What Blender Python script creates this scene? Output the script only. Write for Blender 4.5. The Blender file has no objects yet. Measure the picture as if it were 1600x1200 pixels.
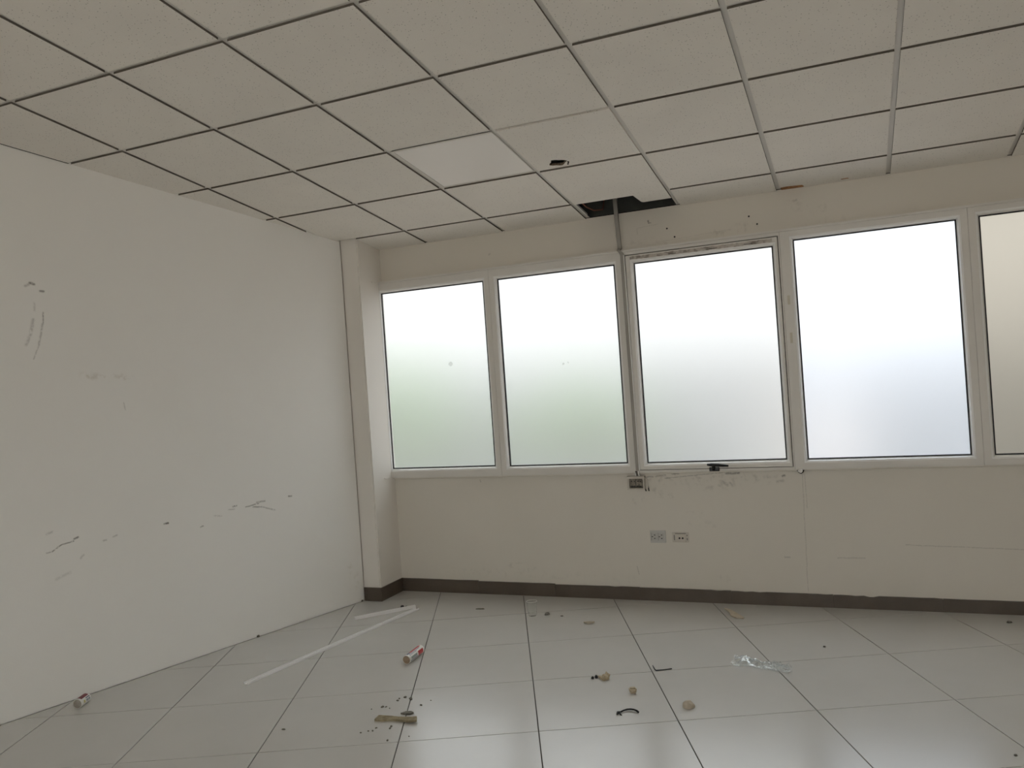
import bpy, bmesh, math, random
from mathutils import Vector, Matrix, noise
random.seed(7)
sc = bpy.context.scene
COL = sc.collection

# ------------------------------------------------------------------ camera
cam_d = bpy.data.cameras.new('camera'); cam = bpy.data.objects.new('camera', cam_d); COL.objects.link(cam)
cam_d.sensor_fit = 'HORIZONTAL'; cam_d.sensor_width = 36.0; cam_d.lens = 1279.2 * 36 / 1600
cam_d.clip_start = 0.02; cam_d.clip_end = 300
Rv = Vector((0.91918774, 0.3876605, -0.06937747)); Uv = Vector((0.06357278, 0.0277948, 0.99759007)); Fv = Vector((-0.388654597, 0.921383084, -0.000903985))
M = Matrix.Identity(4)
for r in range(3):
    M[r][0] = Rv[r]; M[r][1] = Uv[r]; M[r][2] = -Fv[r]
M.translation = Vector((3.4232, -1.9522, 1.4857))
cam.matrix_world = M
sc.camera = cam

# ------------------------------------------------------------------ sky (overcast) and exposure
W = bpy.data.worlds.new('overcast_sky'); sc.world = W; W.use_nodes = True
wn = W.node_tree; wn.nodes.clear()
wo = wn.nodes.new('ShaderNodeOutputWorld'); bg = wn.nodes.new('ShaderNodeBackground')
tc = wn.nodes.new('ShaderNodeTexCoord'); sp = wn.nodes.new('ShaderNodeSeparateXYZ'); rp = wn.nodes.new('ShaderNodeValToRGB')
wn.links.new(tc.outputs['Generated'], sp.inputs[0]); wn.links.new(sp.outputs['Z'], rp.inputs[0])
rp.color_ramp.elements[0].position = 0.0; rp.color_ramp.elements[0].color = (0.225, 0.228, 0.235, 1)
rp.color_ramp.elements[1].position = 1.0; rp.color_ramp.elements[1].color = (0.86, 0.94, 1.0, 1)
wn.links.new(rp.outputs[0], bg.inputs[0]); bg.inputs[1].default_value = 6.0
wn.links.new(bg.outputs[0], wo.inputs[0])
sc.view_settings.view_transform = 'Standard'; sc.view_settings.look = 'None'
sc.view_settings.gamma = 1.0; sc.view_settings.use_curve_mapping = False
sc.view_settings.exposure = 0.0
sc.cycles.max_bounces = 16; sc.cycles.diffuse_bounces = 8; sc.cycles.glossy_bounces = 6
sc.cycles.transmission_bounces = 10; sc.cycles.transparent_max_bounces = 12
sc.cycles.sample_clamp_indirect = 6.0
sc.cycles.use_denoising = True

# ------------------------------------------------------------------ helpers
def link(name, bm, mat, parent=None, kind=None, smooth=False):
    me = bpy.data.meshes.new(name)
    bmesh.ops.recalc_face_normals(bm, faces=bm.faces)
    bm.to_mesh(me); bm.free()
    for m in (mat if isinstance(mat, (list, tuple)) else [mat]): me.materials.append(m)
    if smooth:
        for p in me.polygons: p.use_smooth = True
    o = bpy.data.objects.new(name, me); COL.objects.link(o)
    if parent: o.parent = parent
    if kind: o['kind'] = kind
    return o
def empty(name, loc=(0, 0, 0), kind=None, label=None, cat=None, group=None):
    o = bpy.data.objects.new(name, None); COL.objects.link(o); o.location = loc
    o.empty_display_size = 0.05
    if kind: o['kind'] = kind
    if label: tag(o, label, cat, group)
    return o
def tag(o, label, cat, group=None):
    o['label'] = label; o['category'] = cat
    if group: o['group'] = group
    return o
def box(bm, x0, x1, y0, y1, z0, z1):
    v = [bm.verts.new((x, y, z)) for x in (x0, x1) for y in (y0, y1) for z in (z0, z1)]
    for f in ((0,1,3,2),(4,6,7,5),(0,4,5,1),(2,3,7,6),(0,2,6,4),(1,5,7,3)): bm.faces.new([v[i] for i in f])
    return v
def bbox(*a, bev=0.0, seg=2):
    bm = bmesh.new(); box(bm, *a)
    if bev: bmesh.ops.bevel(bm, geom=list(bm.edges), offset=bev, segments=seg, affect='EDGES', profile=0.6)
    return bm
def tube(bm, pts, r, n=8, caps=True):
    pts = [Vector(p) for p in pts]; rings = []; up = None
    for i, p in enumerate(pts):
        d = (pts[min(i+1, len(pts)-1)] - pts[max(i-1, 0)]).normalized()
        if up is None: up = Vector((0, 0, 1)) if abs(d.z) < .9 else Vector((1, 0, 0))
        a = d.cross(up).normalized(); b = a.cross(d).normalized(); up = b
        rr = r[i] if isinstance(r, (list, tuple)) else r
        rings.append([bm.verts.new(p + rr*(math.cos(t*2*math.pi/n)*a + math.sin(t*2*math.pi/n)*b)) for t in range(n)])
    for A, B in zip(rings, rings[1:]):
        for k in range(n): bm.faces.new((A[k], A[(k+1) % n], B[(k+1) % n], B[k]))
    if caps: bm.faces.new(rings[0][::-1]); bm.faces.new(rings[-1])
def prism(bm, poly, fn, h0, h1):
    """polygon (list of 2-D points) extruded; fn(x, y, h) -> 3-D"""
    a = [bm.verts.new(fn(x, y, h0)) for x, y in poly]; b = [bm.verts.new(fn(x, y, h1)) for x, y in poly]
    bm.faces.new(a); bm.faces.new(b[::-1])
    n = len(poly)
    for i in range(n): bm.faces.new((a[i], a[(i+1) % n], b[(i+1) % n], b[i]))
def clip(poly, nx, ny, c):
    """keep nx*x + ny*y <= c"""
    out = []
    for i in range(len(poly)):
        p, q = poly[i], poly[(i+1) % len(poly)]
        dp = nx*p[0] + ny*p[1] - c; dq = nx*q[0] + ny*q[1] - c
        if dp <= 0: out.append(p)
        if (dp < 0 < dq) or (dq < 0 < dp):
            t = dp/(dp-dq); out.append((p[0]+t*(q[0]-p[0]), p[1]+t*(q[1]-p[1])))
    return out
def area(poly):
    return abs(sum(poly[i][0]*poly[(i+1) % len(poly)][1] - poly[(i+1) % len(poly)][0]*poly[i][1] for i in range(len(poly))))/2 if len(poly) > 2 else 0

# ------------------------------------------------------------------ materials
def principled(name, col, rough=0.5, spec=0.5, **kw):
    m = bpy.data.materials.new(name); m.use_nodes = True; nt = m.node_tree
    b = nt.nodes['Principled BSDF']; b.inputs['Base Color'].default_value = (*col, 1)
    b.inputs['Roughness'].default_value = rough; b.inputs['Specular IOR Level'].default_value = spec
    for k, v in kw.items(): b.inputs[k.replace('_', ' ')].default_value = v
    return m, nt, b
def nd(nt, t, **kw):
    n = nt.nodes.new(t)
    for k, v in kw.items(): setattr(n, k, v)
    return n
def mixc(nt, fac, a, b):
    n = nd(nt, 'ShaderNodeMix', data_type='RGBA')
    for s, v in ((0, fac), (6, a), (7, b)):
        if isinstance(v, bpy.types.NodeSocket): nt.links.new(v, n.inputs[s])
        elif s == 0: n.inputs[0].default_value = v
        else: n.inputs[s].default_value = (*v, 1)
    return n.outputs[2]
def noise_fac(nt, scale, lo, hi, detail=4, vec=None, rough=.55):
    if vec is None: vec = nd(nt, 'ShaderNodeTexCoord').outputs['Object']
    n = nd(nt, 'ShaderNodeTexNoise'); n.inputs['Scale'].default_value = scale; n.inputs['Detail'].default_value = detail
    n.inputs['Roughness'].default_value = rough
    nt.links.new(vec, n.inputs['Vector'])
    r = nd(nt, 'ShaderNodeMapRange'); r.inputs[1].default_value = lo; r.inputs[2].default_value = hi; r.interpolation_type = 'SMOOTHSTEP'
    nt.links.new(n.outputs['Fac'], r.inputs[0]); return r.outputs[0], n
def mottled(name, c1, c2, scale=6, rough=.5, bump=0.0, bscale=200, spec=.5, lo=.35, hi=.65):
    m, nt, b = principled(name, c1, rough, spec)
    f, _ = noise_fac(nt, scale, lo, hi)
    nt.links.new(mixc(nt, f, c1, c2), b.inputs['Base Color'])
    if bump:
        _, n2 = noise_fac(nt, bscale, 0, 1)
        bp = nd(nt, 'ShaderNodeBump'); bp.inputs['Strength'].default_value = bump; bp.inputs['Distance'].default_value = .002
        nt.links.new(n2.outputs['Fac'], bp.inputs['Height']); nt.links.new(bp.outputs[0], b.inputs['Normal'])
    return m
# stroke: distance to a 3-D segment -> soft mask
def stroke_group():
    g = bpy.data.node_groups.new('scuff_stroke', 'ShaderNodeTree')
    for nm, ty in (('P', 'NodeSocketVector'), ('A', 'NodeSocketVector'), ('B', 'NodeSocketVector'), ('R', 'NodeSocketFloat')):
        g.interface.new_socket(nm, in_out='INPUT', socket_type=ty)
    g.interface.new_socket('Mask', in_out='OUTPUT', socket_type='NodeSocketFloat')
    I = g.nodes.new('NodeGroupInput'); O = g.nodes.new('NodeGroupOutput'); L = g.links.new
    def vm(op, a, b=None):
        n = g.nodes.new('ShaderNodeVectorMath'); n.operation = op; L(a, n.inputs[0])
        if b is not None: L(b, n.inputs[1])
        return n
    pa = vm('SUBTRACT', I.outputs[0], I.outputs[1]).outputs[0]; ba = vm('SUBTRACT', I.outputs[2], I.outputs[1]).outputs[0]
    d1 = vm('DOT_PRODUCT', pa, ba).outputs['Value']; d2 = vm('DOT_PRODUCT', ba, ba).outputs['Value']
    dv = g.nodes.new('ShaderNodeMath'); dv.operation = 'DIVIDE'; dv.use_clamp = True; L(d1, dv.inputs[0]); L(d2, dv.inputs[1])
    s = g.nodes.new('ShaderNodeVectorMath'); s.operation = 'SCALE'; L(ba, s.inputs[0]); L(dv.outputs[0], s.inputs['Scale'])
    r = vm('SUBTRACT', pa, s.outputs[0]).outputs[0]; ln = vm('LENGTH', r).outputs['Value']
    mr = g.nodes.new('ShaderNodeMapRange'); mr.interpolation_type = 'SMOOTHSTEP'
    L(ln, mr.inputs[0]); L(I.outputs[3], mr.inputs[2]); mr.inputs[1].default_value = 0; mr.inputs[3].default_value = 1; mr.inputs[4].default_value = 0
    L(mr.outputs[0], O.inputs[0]); return g
SG = stroke_group()
def strokes(nt, pos, lst, gain=1.0):
    acc = None
    for A, B, R, k in lst:
        n = nd(nt, 'ShaderNodeGroup', node_tree=SG); nt.links.new(pos, n.inputs[0])
        n.inputs[1].default_value = A; n.inputs[2].default_value = B; n.inputs[3].default_value = R
        q = nd(nt, 'ShaderNodeMath', operation='MULTIPLY'); nt.links.new(n.outputs[0], q.inputs[0]); q.inputs[1].default_value = k*gain
        if acc is None: acc = q.outputs[0]
        else:
            x = nd(nt, 'ShaderNodeMath', operation='MAXIMUM'); nt.links.new(acc, x.inputs[0]); nt.links.new(q.outputs[0], x.inputs[1]); acc = x.outputs[0]
    return acc
def wall_mat(name, c1, c2, marks, smears, smear_col=(.22, .20, .17)):
    m, nt, b = principled(name, c1, .55, .3)
    pos = nd(nt, 'ShaderNodeNewGeometry').outputs['Position']
    f, _ = noise_fac(nt, 1.3, .3, .7, vec=pos); base = mixc(nt, f, c1, c2)
    if smears:
        s = strokes(nt, pos, smears, .55); g, _ = noise_fac(nt, 28, .48, .72, vec=pos)
        mm = nd(nt, 'ShaderNodeMath', operation='MULTIPLY'); nt.links.new(s, mm.inputs[0]); nt.links.new(g, mm.inputs[1])
        base = mixc(nt, mm.outputs[0], base, smear_col)
    if marks:
        # wobble the stroke lookup a little so that scratches are not ruler straight
        nz = nd(nt, 'ShaderNodeTexNoise'); nz.inputs['Scale'].default_value = 30; nt.links.new(pos, nz.inputs['Vector'])
        sb = nd(nt, 'ShaderNodeVectorMath', operation='SUBTRACT'); nt.links.new(nz.outputs['Color'], sb.inputs[0]); sb.inputs[1].default_value = (.5, .5, .5)
        sl = nd(nt, 'ShaderNodeVectorMath', operation='SCALE'); nt.links.new(sb.outputs[0], sl.inputs[0]); sl.inputs['Scale'].default_value = .008
        ad = nd(nt, 'ShaderNodeVectorMath', operation='ADD'); nt.links.new(pos, ad.inputs[0]); nt.links.new(sl.outputs[0], ad.inputs[1])
        s = strokes(nt, ad.outputs[0], marks, .78)
        g, _ = noise_fac(nt, 90, .30, .52, vec=pos)
        mm = nd(nt, 'ShaderNodeMath', operation='MULTIPLY'); nt.links.new(s, mm.inputs[0]); nt.links.new(g, mm.inputs[1])
        base = mixc(nt, mm.outputs[0], base, (.10, .092, .08))
    nt.links.new(base, b.inputs['Base Color'])
    _, n2 = noise_fac(nt, 120, 0, 1, vec=pos)
    bp = nd(nt, 'ShaderNodeBump'); bp.inputs['Strength'].default_value = .12; bp.inputs['Distance'].default_value = .002
    nt.links.new(n2.outputs['Fac'], bp.inputs['Height']); nt.links.new(bp.outputs[0], b.inputs['Normal'])
    return m

YW = 3.322
def xl(y): return 0.134 + 0.248*(y - YW)          # inner face of the left wall
def zc(y): return 2.5455 - 0.1315*(y - YW)        # sloping suspended ceiling
XR, YB = 6.15, -3.4

LW = lambda y, z: (xl(y), y, z)
left_marks = [
 (LW(.972,2.170), LW(.990,2.166), .012, 1.0), (LW(.95,2.155), LW(.972,2.166), .012, .45), (LW(1.020,2.132), LW(1.034,2.131), .010, .9),
 (LW(1.026,2.02), LW(1.02,1.96), .006, .75), (LW(1.018,1.96), LW(.995,1.85), .009, .45), (LW(.995,1.85), LW(.965,1.78), .007, .35),
 (LW(.985,2.07), LW(.985,2.03), .009, .25), (LW(.976,1.98), LW(.962,1.92), .013, .4), (LW(.960,1.91), LW(.935,1.85), .012, .35),
 (LW(.962,.783), LW(.990,.786), .006, .6), (LW(.990,.786), LW(1.035,.812), .006, 1.0), (LW(1.035,.812), LW(1.095,.818), .006, .9), (LW(1.10,.828), LW(1.118,.834), .009, 1.0),
 (LW(1.590,.818), LW(1.612,.817), .009, 1.3), (LW(1.30,.80), LW(1.32,.806), .008, .4), (LW(1.245,.79), LW(1.26,.79), .008, .4),
 (LW(1.81,.759), LW(1.825,.762), .008, .7), (LW(1.90,.81), LW(1.95,.80), .008, .3), (LW(2.03,.842), LW(2.055,.846), .008, .9),
 (LW(2.0,.828), LW(2.04,.826), .007, .35), (LW(2.12,.826), LW(2.21,.832), .007, .75), (LW(2.2,.842), LW(2.26,.842), .009, .6),
 (LW(2.17,.818), LW(2.24,.806), .008, .7), (LW(2.24,.806), LW(2.33,.77), .008, .5), (LW(2.44,.842), LW(2.463,.842), .010, .9),
 (LW(1.405,1.527), LW(1.414,1.485), .006, .35), (LW(.97,.88), LW(.995,.886), .010, .35), (LW(1.125,.722), LW(1.14,.735), .010, .3), (LW(1.0,.64), LW(1.07,.66), .012, .2), (LW(.28,1.5), LW(.30,1.4), .008, .2)]
left_smears = [(LW(1.2,1.685), LW(1.45,1.668), .035, .6), (LW(2.9,.30), LW(2.98,.12), .07, .35)]
FW = lambda x, z: (x, YW, z)
front_marks = [
 (FW(2.10,.812), FW(2.15,.812), .010, .5), (FW(2.17,.815), FW(2.23,.82), .012, .5), (FW(2.28,.83), FW(2.32,.832), .014, .6), (FW(2.23,.80), FW(2.6,.83), .006, .5),
 (FW(2.62,.823), FW(2.70,.824), .012, .8), (FW(2.60,.835), FW(2.75,.836), .008, .5), (FW(2.51,.835), FW(2.53,.835), .008, .7), (FW(2.96,.80), FW(2.97,.803), .012, .8),
 (FW(2.60,.77), FW(2.625,.75), .016, .4), (FW(2.64,.765), FW(2.655,.745), .012, .35), (FW(2.57,.75), FW(2.58,.745), .012, .3), (FW(2.93,.766), FW(2.96,.772), .016, .35),
 (FW(3.075,.81), FW(3.062,.09), .005, .30), (FW(3.088,.81), FW(3.09,.60), .004, .35), (FW(3.245,.300), FW(3.395,.303), .006, .35), (FW(3.62,.384), FW(4.3,.362), .005, .35), (FW(2.94,.30), FW(2.97,.299), .008, .4),
 (FW(2.005,.22), FW(2.012,.17), .006, .35), (FW(2.237,2.478), FW(2.239,2.462), .008, 1.1), (FW(2.24,2.462), FW(2.252,2.461), .006, .7),
 (FW(2.27,2.33), FW(2.75,2.352), .003, .25), (FW(2.16,2.40), FW(2.16,2.44), .004, .25), (FW(2.16,2.44), FW(2.3,2.448), .004, .25), (FW(1.09,2.40), FW(1.10,2.405), .010, .3), (FW(.98,.835), FW(1.1,.838), .006, .3), (FW(.9,.815), FW(.905,.80), .006, .5), (FW(3.13,2.47), FW(3.15,2.475), .012, .35)]
front_smears = [
 (FW(2.1,.79), FW(2.9,.79), .055, .55), (FW(2.40,.745), FW(2.70,.75), .05, .5), (FW(2.15,.72), FW(2.25,.68), .045, .5), (FW(2.06,.66), FW(2.0,.65), .05, .35),
 (FW(2.35,.58), FW(2.45,.57), .04, .25), (FW(2.38,.50), FW(2.52,.50), .035, .35), (FW(1.1,.22), FW(1.25,.18), .05, .45), (FW(2.65,2.34), FW(2.90,2.36), .05, .45), (FW(2.1,2.36), FW(2.35,2.33), .04, .3),
 (FW(3.10,2.45), FW(3.3,2.40), .05, .35), (FW(2.52,.17), FW(2.60,.15), .03, .35), (FW(.6,.16), FW(2.0,.13), .05, .2), (FW(3.2,2.3), FW(3.4,2.32), .04, .3)]
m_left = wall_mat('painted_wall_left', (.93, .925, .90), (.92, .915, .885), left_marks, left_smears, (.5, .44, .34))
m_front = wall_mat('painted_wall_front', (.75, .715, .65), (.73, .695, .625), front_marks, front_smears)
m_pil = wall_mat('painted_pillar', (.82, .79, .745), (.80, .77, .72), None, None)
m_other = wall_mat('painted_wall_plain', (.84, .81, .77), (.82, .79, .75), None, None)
m_slab = mottled('grey_concrete', (.17, .185, .17), (.11, .125, .115), 5, .9)
m_raw = mottled('dark_raw_concrete', (.14, .15, .14), (.09, .10, .095), 6, .9)
m_grout = principled('dark_grout', (.07, .066, .06), .9)[0]
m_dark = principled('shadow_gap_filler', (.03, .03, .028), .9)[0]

def floor_mat():
    m, nt, b = principled('ceramic_floor_tile', (.60, .59, .565), .3, .85)
    pos = nd(nt, 'ShaderNodeNewGeometry').outputs['Position']
    f, _ = noise_fac(nt, 2.2, .3, .7, vec=pos); g, _ = noise_fac(nt, 40, .45, .75, vec=pos, detail=6)
    oi = nd(nt, 'ShaderNodeObjectInfo')
    c = mixc(nt, f, (.60, .595, .575), (.575, .57, .55))
    m2 = nd(nt, 'ShaderNodeMath', operation='MULTIPLY'); nt.links.new(oi.outputs['Random'], m2.inputs[0]); m2.inputs[1].default_value = .14
    c = mixc(nt, m2.outputs[0], c, (.52, .51, .49))
    nt.links.new(c, b.inputs['Base Color'])
    rr = nd(nt, 'ShaderNodeMapRange'); rr.inputs[3].default_value = .24; rr.inputs[4].default_value = .245; nt.links.new(f, rr.inputs[0]); nt.links.new(rr.outputs[0], b.inputs['Roughness'])
    return m
m_tile = floor_mat()
m_skirt = mottled('taupe_skirting_tile', (.11, .088, .070), (.092, .074, .058), 8, .4)

def ceil_mat():
    m, nt, b = principled('perforated_mineral_tile', (.74, .73, .70), .85, .2)
    pos = nd(nt, 'ShaderNodeTexCoord').outputs['Object']
    oi = nd(nt, 'ShaderNodeObjectInfo')
    sc_ = nd(nt, 'ShaderNodeVectorMath', operation='SCALE'); nt.links.new(oi.outputs['Location'], sc_.inputs[0]); sc_.inputs['Scale'].default_value = 3.7
    ad = nd(nt, 'ShaderNodeVectorMath', operation='ADD'); nt.links.new(pos, ad.inputs[0]); nt.links.new(sc_.outputs[0], ad.inputs[1])
    v = nd(nt, 'ShaderNodeTexVoronoi'); v.inputs['Scale'].default_value = 75; nt.links.new(ad.outputs[0], v.inputs['Vector'])
    s1 = nd(nt, 'ShaderNodeMapRange'); s1.inputs[1].default_value = .10; s1.inputs[2].default_value = .20; s1.inputs[3].default_value = 1; s1.inputs[4].default_value = 0
    nt.links.new(v.outputs['Distance'], s1.inputs[0])
    k = nd(nt, 'ShaderNodeSeparateColor'); nt.links.new(v.outputs['Color'], k.inputs[0])
    gt = nd(nt, 'ShaderNodeMath', operation='GREATER_THAN'); nt.links.new(k.outputs[0], gt.inputs[0]); gt.inputs[1].default_value = .35
    mu = nd(nt, 'ShaderNodeMath', operation='MULTIPLY'); nt.links.new(s1.outputs[0], mu.inputs[0]); nt.links.new(gt.outputs[0], mu.inputs[1])
    f, _ = noise_fac(nt, 3, .3, .7, vec=ad.outputs[0])
    c = mixc(nt, f, (.83, .80, .745), (.80, .77, .72))
    m3 = nd(nt, 'ShaderNodeMath', operation='MULTIPLY'); nt.links.new(mu.outputs[0], m3.inputs[0]); m3.inputs[1].default_value = .8
    c = mixc(nt, m3.outputs[0], c, (.30, .28, .26))
    nt.links.new(c, b.inputs['Base Color'])
    g, n2 = noise_fac(nt, 160, 0, 1, vec=ad.outputs[0])
    sbt = nd(nt, 'ShaderNodeMath', operation='SUBTRACT'); nt.links.new(n2.outputs['Fac'], sbt.inputs[0]); nt.links.new(mu.outputs[0], sbt.inputs[1])
    bp = nd(nt, 'ShaderNodeBump'); bp.inputs['Strength'].default_value = .35; bp.inputs['Distance'].default_value = .002
    nt.links.new(sbt.outputs[0], bp.inputs['Height']); nt.links.new(bp.outputs[0], b.inputs['Normal'])
    return m
m_ceil = ceil_mat()
m_grid = principled('white_ceiling_grid', (.68, .66, .62), .5)[0]
m_panel = principled('smooth_white_panel', (.84, .82, .79), .4)[0]
m_edge = principled('shaded_tile_edge', (.16, .145, .12), .95)[0]  # tile sides darkened, painting in the shade of the grooves
m_foam = mottled('brown_foam', (.42, .20, .08), (.25, .12, .05), 60, .9)
m_fibre = mottled('mineral_fibre_edge', (.30, .24, .17), (.16, .12, .09), 80, .9)
m_pvc = mottled('white_pvc', (.77, .75, .71), (.74, .72, .68), 3, .38)
m_bead = principled('white_pvc_bead', (.90, .90, .89), .2)[0]
m_gasket = principled('black_gasket', (.015, .018, .022), .5)[0]
m_grime = mottled('grimy_sealant', (.55, .51, .46), (.26, .23, .20), 22, .7, lo=.42, hi=.62)
m_blk = principled('black_plastic', (.012, .014, .016), .4)[0]
m_duct = principled('grey_trunking', (.36, .345, .315), .45)[0]
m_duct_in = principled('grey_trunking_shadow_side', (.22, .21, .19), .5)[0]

def glass_mat(name, tint, rough):
    m = bpy.data.materials.new(name); m.use_nodes = True; nt = m.node_tree; nt.nodes.clear()
    o = nd(nt, 'ShaderNodeOutputMaterial'); g = nd(nt, 'ShaderNodeBsdfGlass'); g.inputs['IOR'].default_value = 1.3
    g.inputs['Color'].default_value = (*tint, 1); g.inputs['Roughness'].default_value = rough
    t = nd(nt, 'ShaderNodeBsdfTranslucent'); t.inputs['Color'].default_value = (*tint, 1)
    mx = nd(nt, 'ShaderNodeMixShader'); mx.inputs[0].default_value = .08
    nt.links.new(g.outputs[0], mx.inputs[1]); nt.links.new(t.outputs[0], mx.inputs[2]); nt.links.new(mx.outputs[0], o.inputs[0])
    return m
m_frost = glass_mat('frosted_glass', (.865, .86, .845), .40)
m_frost_b = glass_mat('frosted_glass_clearer', (.88, .89, .905), .40)
m_frost_r = glass_mat('fill_glass_rear', (.94, .915, .88), .40)  # for the added rear glazing, tinted to warm its fill light
m_frost_d = glass_mat('dusty_frosted_glass', (.63, .60, .545), .42)
m_smooth = principled('unused_base', (.5, .5, .5), .5)[0]

# ------------------------------------------------------------------ floor
def room_clip(poly):
    poly = clip(poly, 1, -.248, 0)  if False else poly
    # left wall: x >= xl(y)  ->  -x + .248 y <= -(0.134 - .248*YW)
    poly = clip(poly, -1, .248, -(0.134 - .248*YW))
    if poly: poly = clip(poly, 0, 1, YW)
    if poly: poly = clip(poly, 0, -1, -YB)
    if poly: poly = clip(poly, 1, 0, XR)
    return poly
bm = bmesh.new()
box(bm, xl(YB)-.3, XR+.2, YB-.2, YW+.2, -.30, -.004)
floor = link('floor', bm, m_grout, kind='structure')
S, A0, OX, OY = .597, .4142, .2652, 2.4209
ca, sa = math.cos(A0), math.sin(A0)
def fpt(i, j): return (OX + S*(i*ca + j*sa), OY + S*(i*sa - j*ca))
full = None; g = .0022/S
FT = .010
for i in range(-12, 20):
    for j in range(-14, 14):
        q = [fpt(i+g, j+g), fpt(i+1-g, j+g), fpt(i+1-g, j+1-g), fpt(i+g, j+1-g)]
        p = room_clip(q)
        if len(p) < 3 or area(p) < 2e-4: continue
        cx, cy = fpt(i+.5, j+.5)
        if area(p) > area(q) - 1e-6:
            if full is None:
                h = S/2 - .0022; b_ = bmesh.new(); box(b_, -h, h, -h, h, -FT, 0)
                bmesh.ops.bevel(b_, geom=[e for e in b_.edges if all(v.co.z > -1e-6 for v in e.verts)], offset=.0008, segments=1, affect='EDGES')
                o = link('floor_tile', b_, m_tile, floor); full = o.data
            else:
                o = bpy.data.objects.new('floor_tile', full); COL.objects.link(o); o.parent = floor
            o.location = (cx, cy, 0); o.rotation_euler = (0, 0, A0)
        else:
            b_ = bmesh.new(); prism(b_, [(x-cx, y-cy) for x, y in p], lambda x, y, h: (x, y, h), -FT, 0)
            o = link('floor_tile', b_, m_tile, floor); o.location = (cx, cy, 0)

# ------------------------------------------------------------------ walls
n_l = Vector((-1, .248, 0)).normalized()
def lwall_fn(t0): # offset outward
    return lambda y, z, h: (xl(y) + n_l.x*h, y + n_l.y*h, z)
bm = bmesh.new()
PY = 3.026
prism(bm, [(YB, .003), (PY-.004, .003), (PY-.004, 3.9), (YB, 3.9)], lwall_fn(0), 0, .012)
prism(bm, [(YB, -.02), (PY-.004, -.02), (PY-.004, 3.9), (YB, 3.9)], lwall_fn(0), .012, .16)
wall_left = link('wall_left', bm, m_left, kind='structure')
bm = bmesh.new()
# pillar: front face at PY, side face at x = .2
x0 = xl(PY)
prism(bm, [(x0-.10, PY+.012), (x0+.0045, PY+.012), (x0+.0045, PY), (.2, PY), (.2, YW+.012), (x0-.10, YW+.012)], lambda x, y, h: (x, y, h), -.004, 3.2)
bmesh.ops.bevel(bm, geom=[e for e in bm.edges if abs(e.verts[0].co.x-.2) < 1e-5 and abs(e.verts[1].co.x-.2) < 1e-5 and abs(e.verts[0].co.y-PY) < 1e-5 and abs(e.verts[1].co.y-PY) < 1e-5], offset=.006, segments=2, affect='EDGES')
pillar = link('pillar', bm, m_pil, wall_left)
bm = bmesh.new()
ZB, ZT = .845, 2.290
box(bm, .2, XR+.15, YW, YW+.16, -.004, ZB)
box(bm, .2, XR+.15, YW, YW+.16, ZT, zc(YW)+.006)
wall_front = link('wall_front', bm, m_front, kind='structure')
link('unpainted_upper_wall', bbox(.15, XR+.15, YW+.10, YW+.16, zc(YW)+.006, 3.9), m_raw, wall_front)
link('unpainted_upper_wall', bbox(.205, XR+.15, YW+.002, YW+.10, zc(YW)+.0062, zc(YW)+.012), m_dark, wall_front)  # near-black strip along the lintel top, draws a dark line
b = bbox(XR, XR+.15, YB-.15, YW, -.004, 3.9); link('wall_right', b, m_other, kind='structure')
b = bmesh.new(); RX0, RX1, RZ0, RZ1 = .3, 5.6, .40, 2.75     # opening for the fill-light glazing added behind the camera
box(b, xl(YB)-.2, RX0, YB-.15, YB, -.004, 3.9); box(b, RX1, XR, YB-.15, YB, -.004, 3.9); box(b, RX0, RX1, YB-.15, YB, -.004, RZ0); box(b, RX0, RX1, YB-.15, YB, RZ1, 3.9)
link('wall_back', b, m_other, kind='structure')

# screw holes above the windows (dark plugs sunk in the plaster)
for x, z in ((2.354, 2.411), (2.400, 2.351), (2.866, 2.416), (2.912, 2.362)):
    b = bmesh.new(); bmesh.ops.create_cone(b, cap_ends=True, segments=12, radius1=.006, radius2=.005, depth=.004, matrix=Matrix.Translation((x, YW-.0008, z)) @ Matrix.Rotation(math.pi/2, 4, 'X'))
    link('screw_hole', b, m_dark, wall_front)

# ------------------------------------------------------------------ skirting
sk = empty('baseboard_front', (0, YW, 0), kind='structure')
xs = [.2125, .835, 1.419, 2.013, 2.603, 3.204, 3.794, 4.39, 4.99, 5.59, 6.14]
hs = [.094, .090, .085, .083, .080, .078, .076, .076, .076, .076, .076, .076]
o = link('joint_filler', bbox(.2, XR, YW-.0075, YW-.0005, 0, .070), m_dark, sk); o.location = (0, -YW, 0)
for k in range(len(xs)-1):
    xa, xb = xs[k]+.0008, xs[k+1]-.0008
    b = bmesh.new(); n = 14; top = []
    for q in range(n+1):
        x = xa + (xb-xa)*q/n; top.append((x, hs[k] - .0012*random.random() - (.003 if random.random() < .12 and k > 1 else 0)))
    if k == 5: top[5] = (top[5][0], hs[k]-.010)
    poly = [(xa, .0), (xb, .0)] + top[::-1]
    prism(b, poly, lambda x, z, h: (x, YW-h, z), 0, .011)
    o = link('skirting_tile', b, m_skirt, sk); o.location = (0, -YW, 0)
bl = empty('baseboard_left', (.2, PY, 0), kind='structure')
b = bbox(xl(PY)+.005, .2122, PY-.011, PY, 0, .096, bev=.002); o = link('skirting_tile', b, m_skirt, bl); o.location = (-.2, -PY, 0)
b = bbox(.2, .2115, PY+.001, YW, 0, .095, bev=.001); o = link('skirting_tile', b, m_skirt, bl); o.location = (-.2, -PY, 0)

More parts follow.
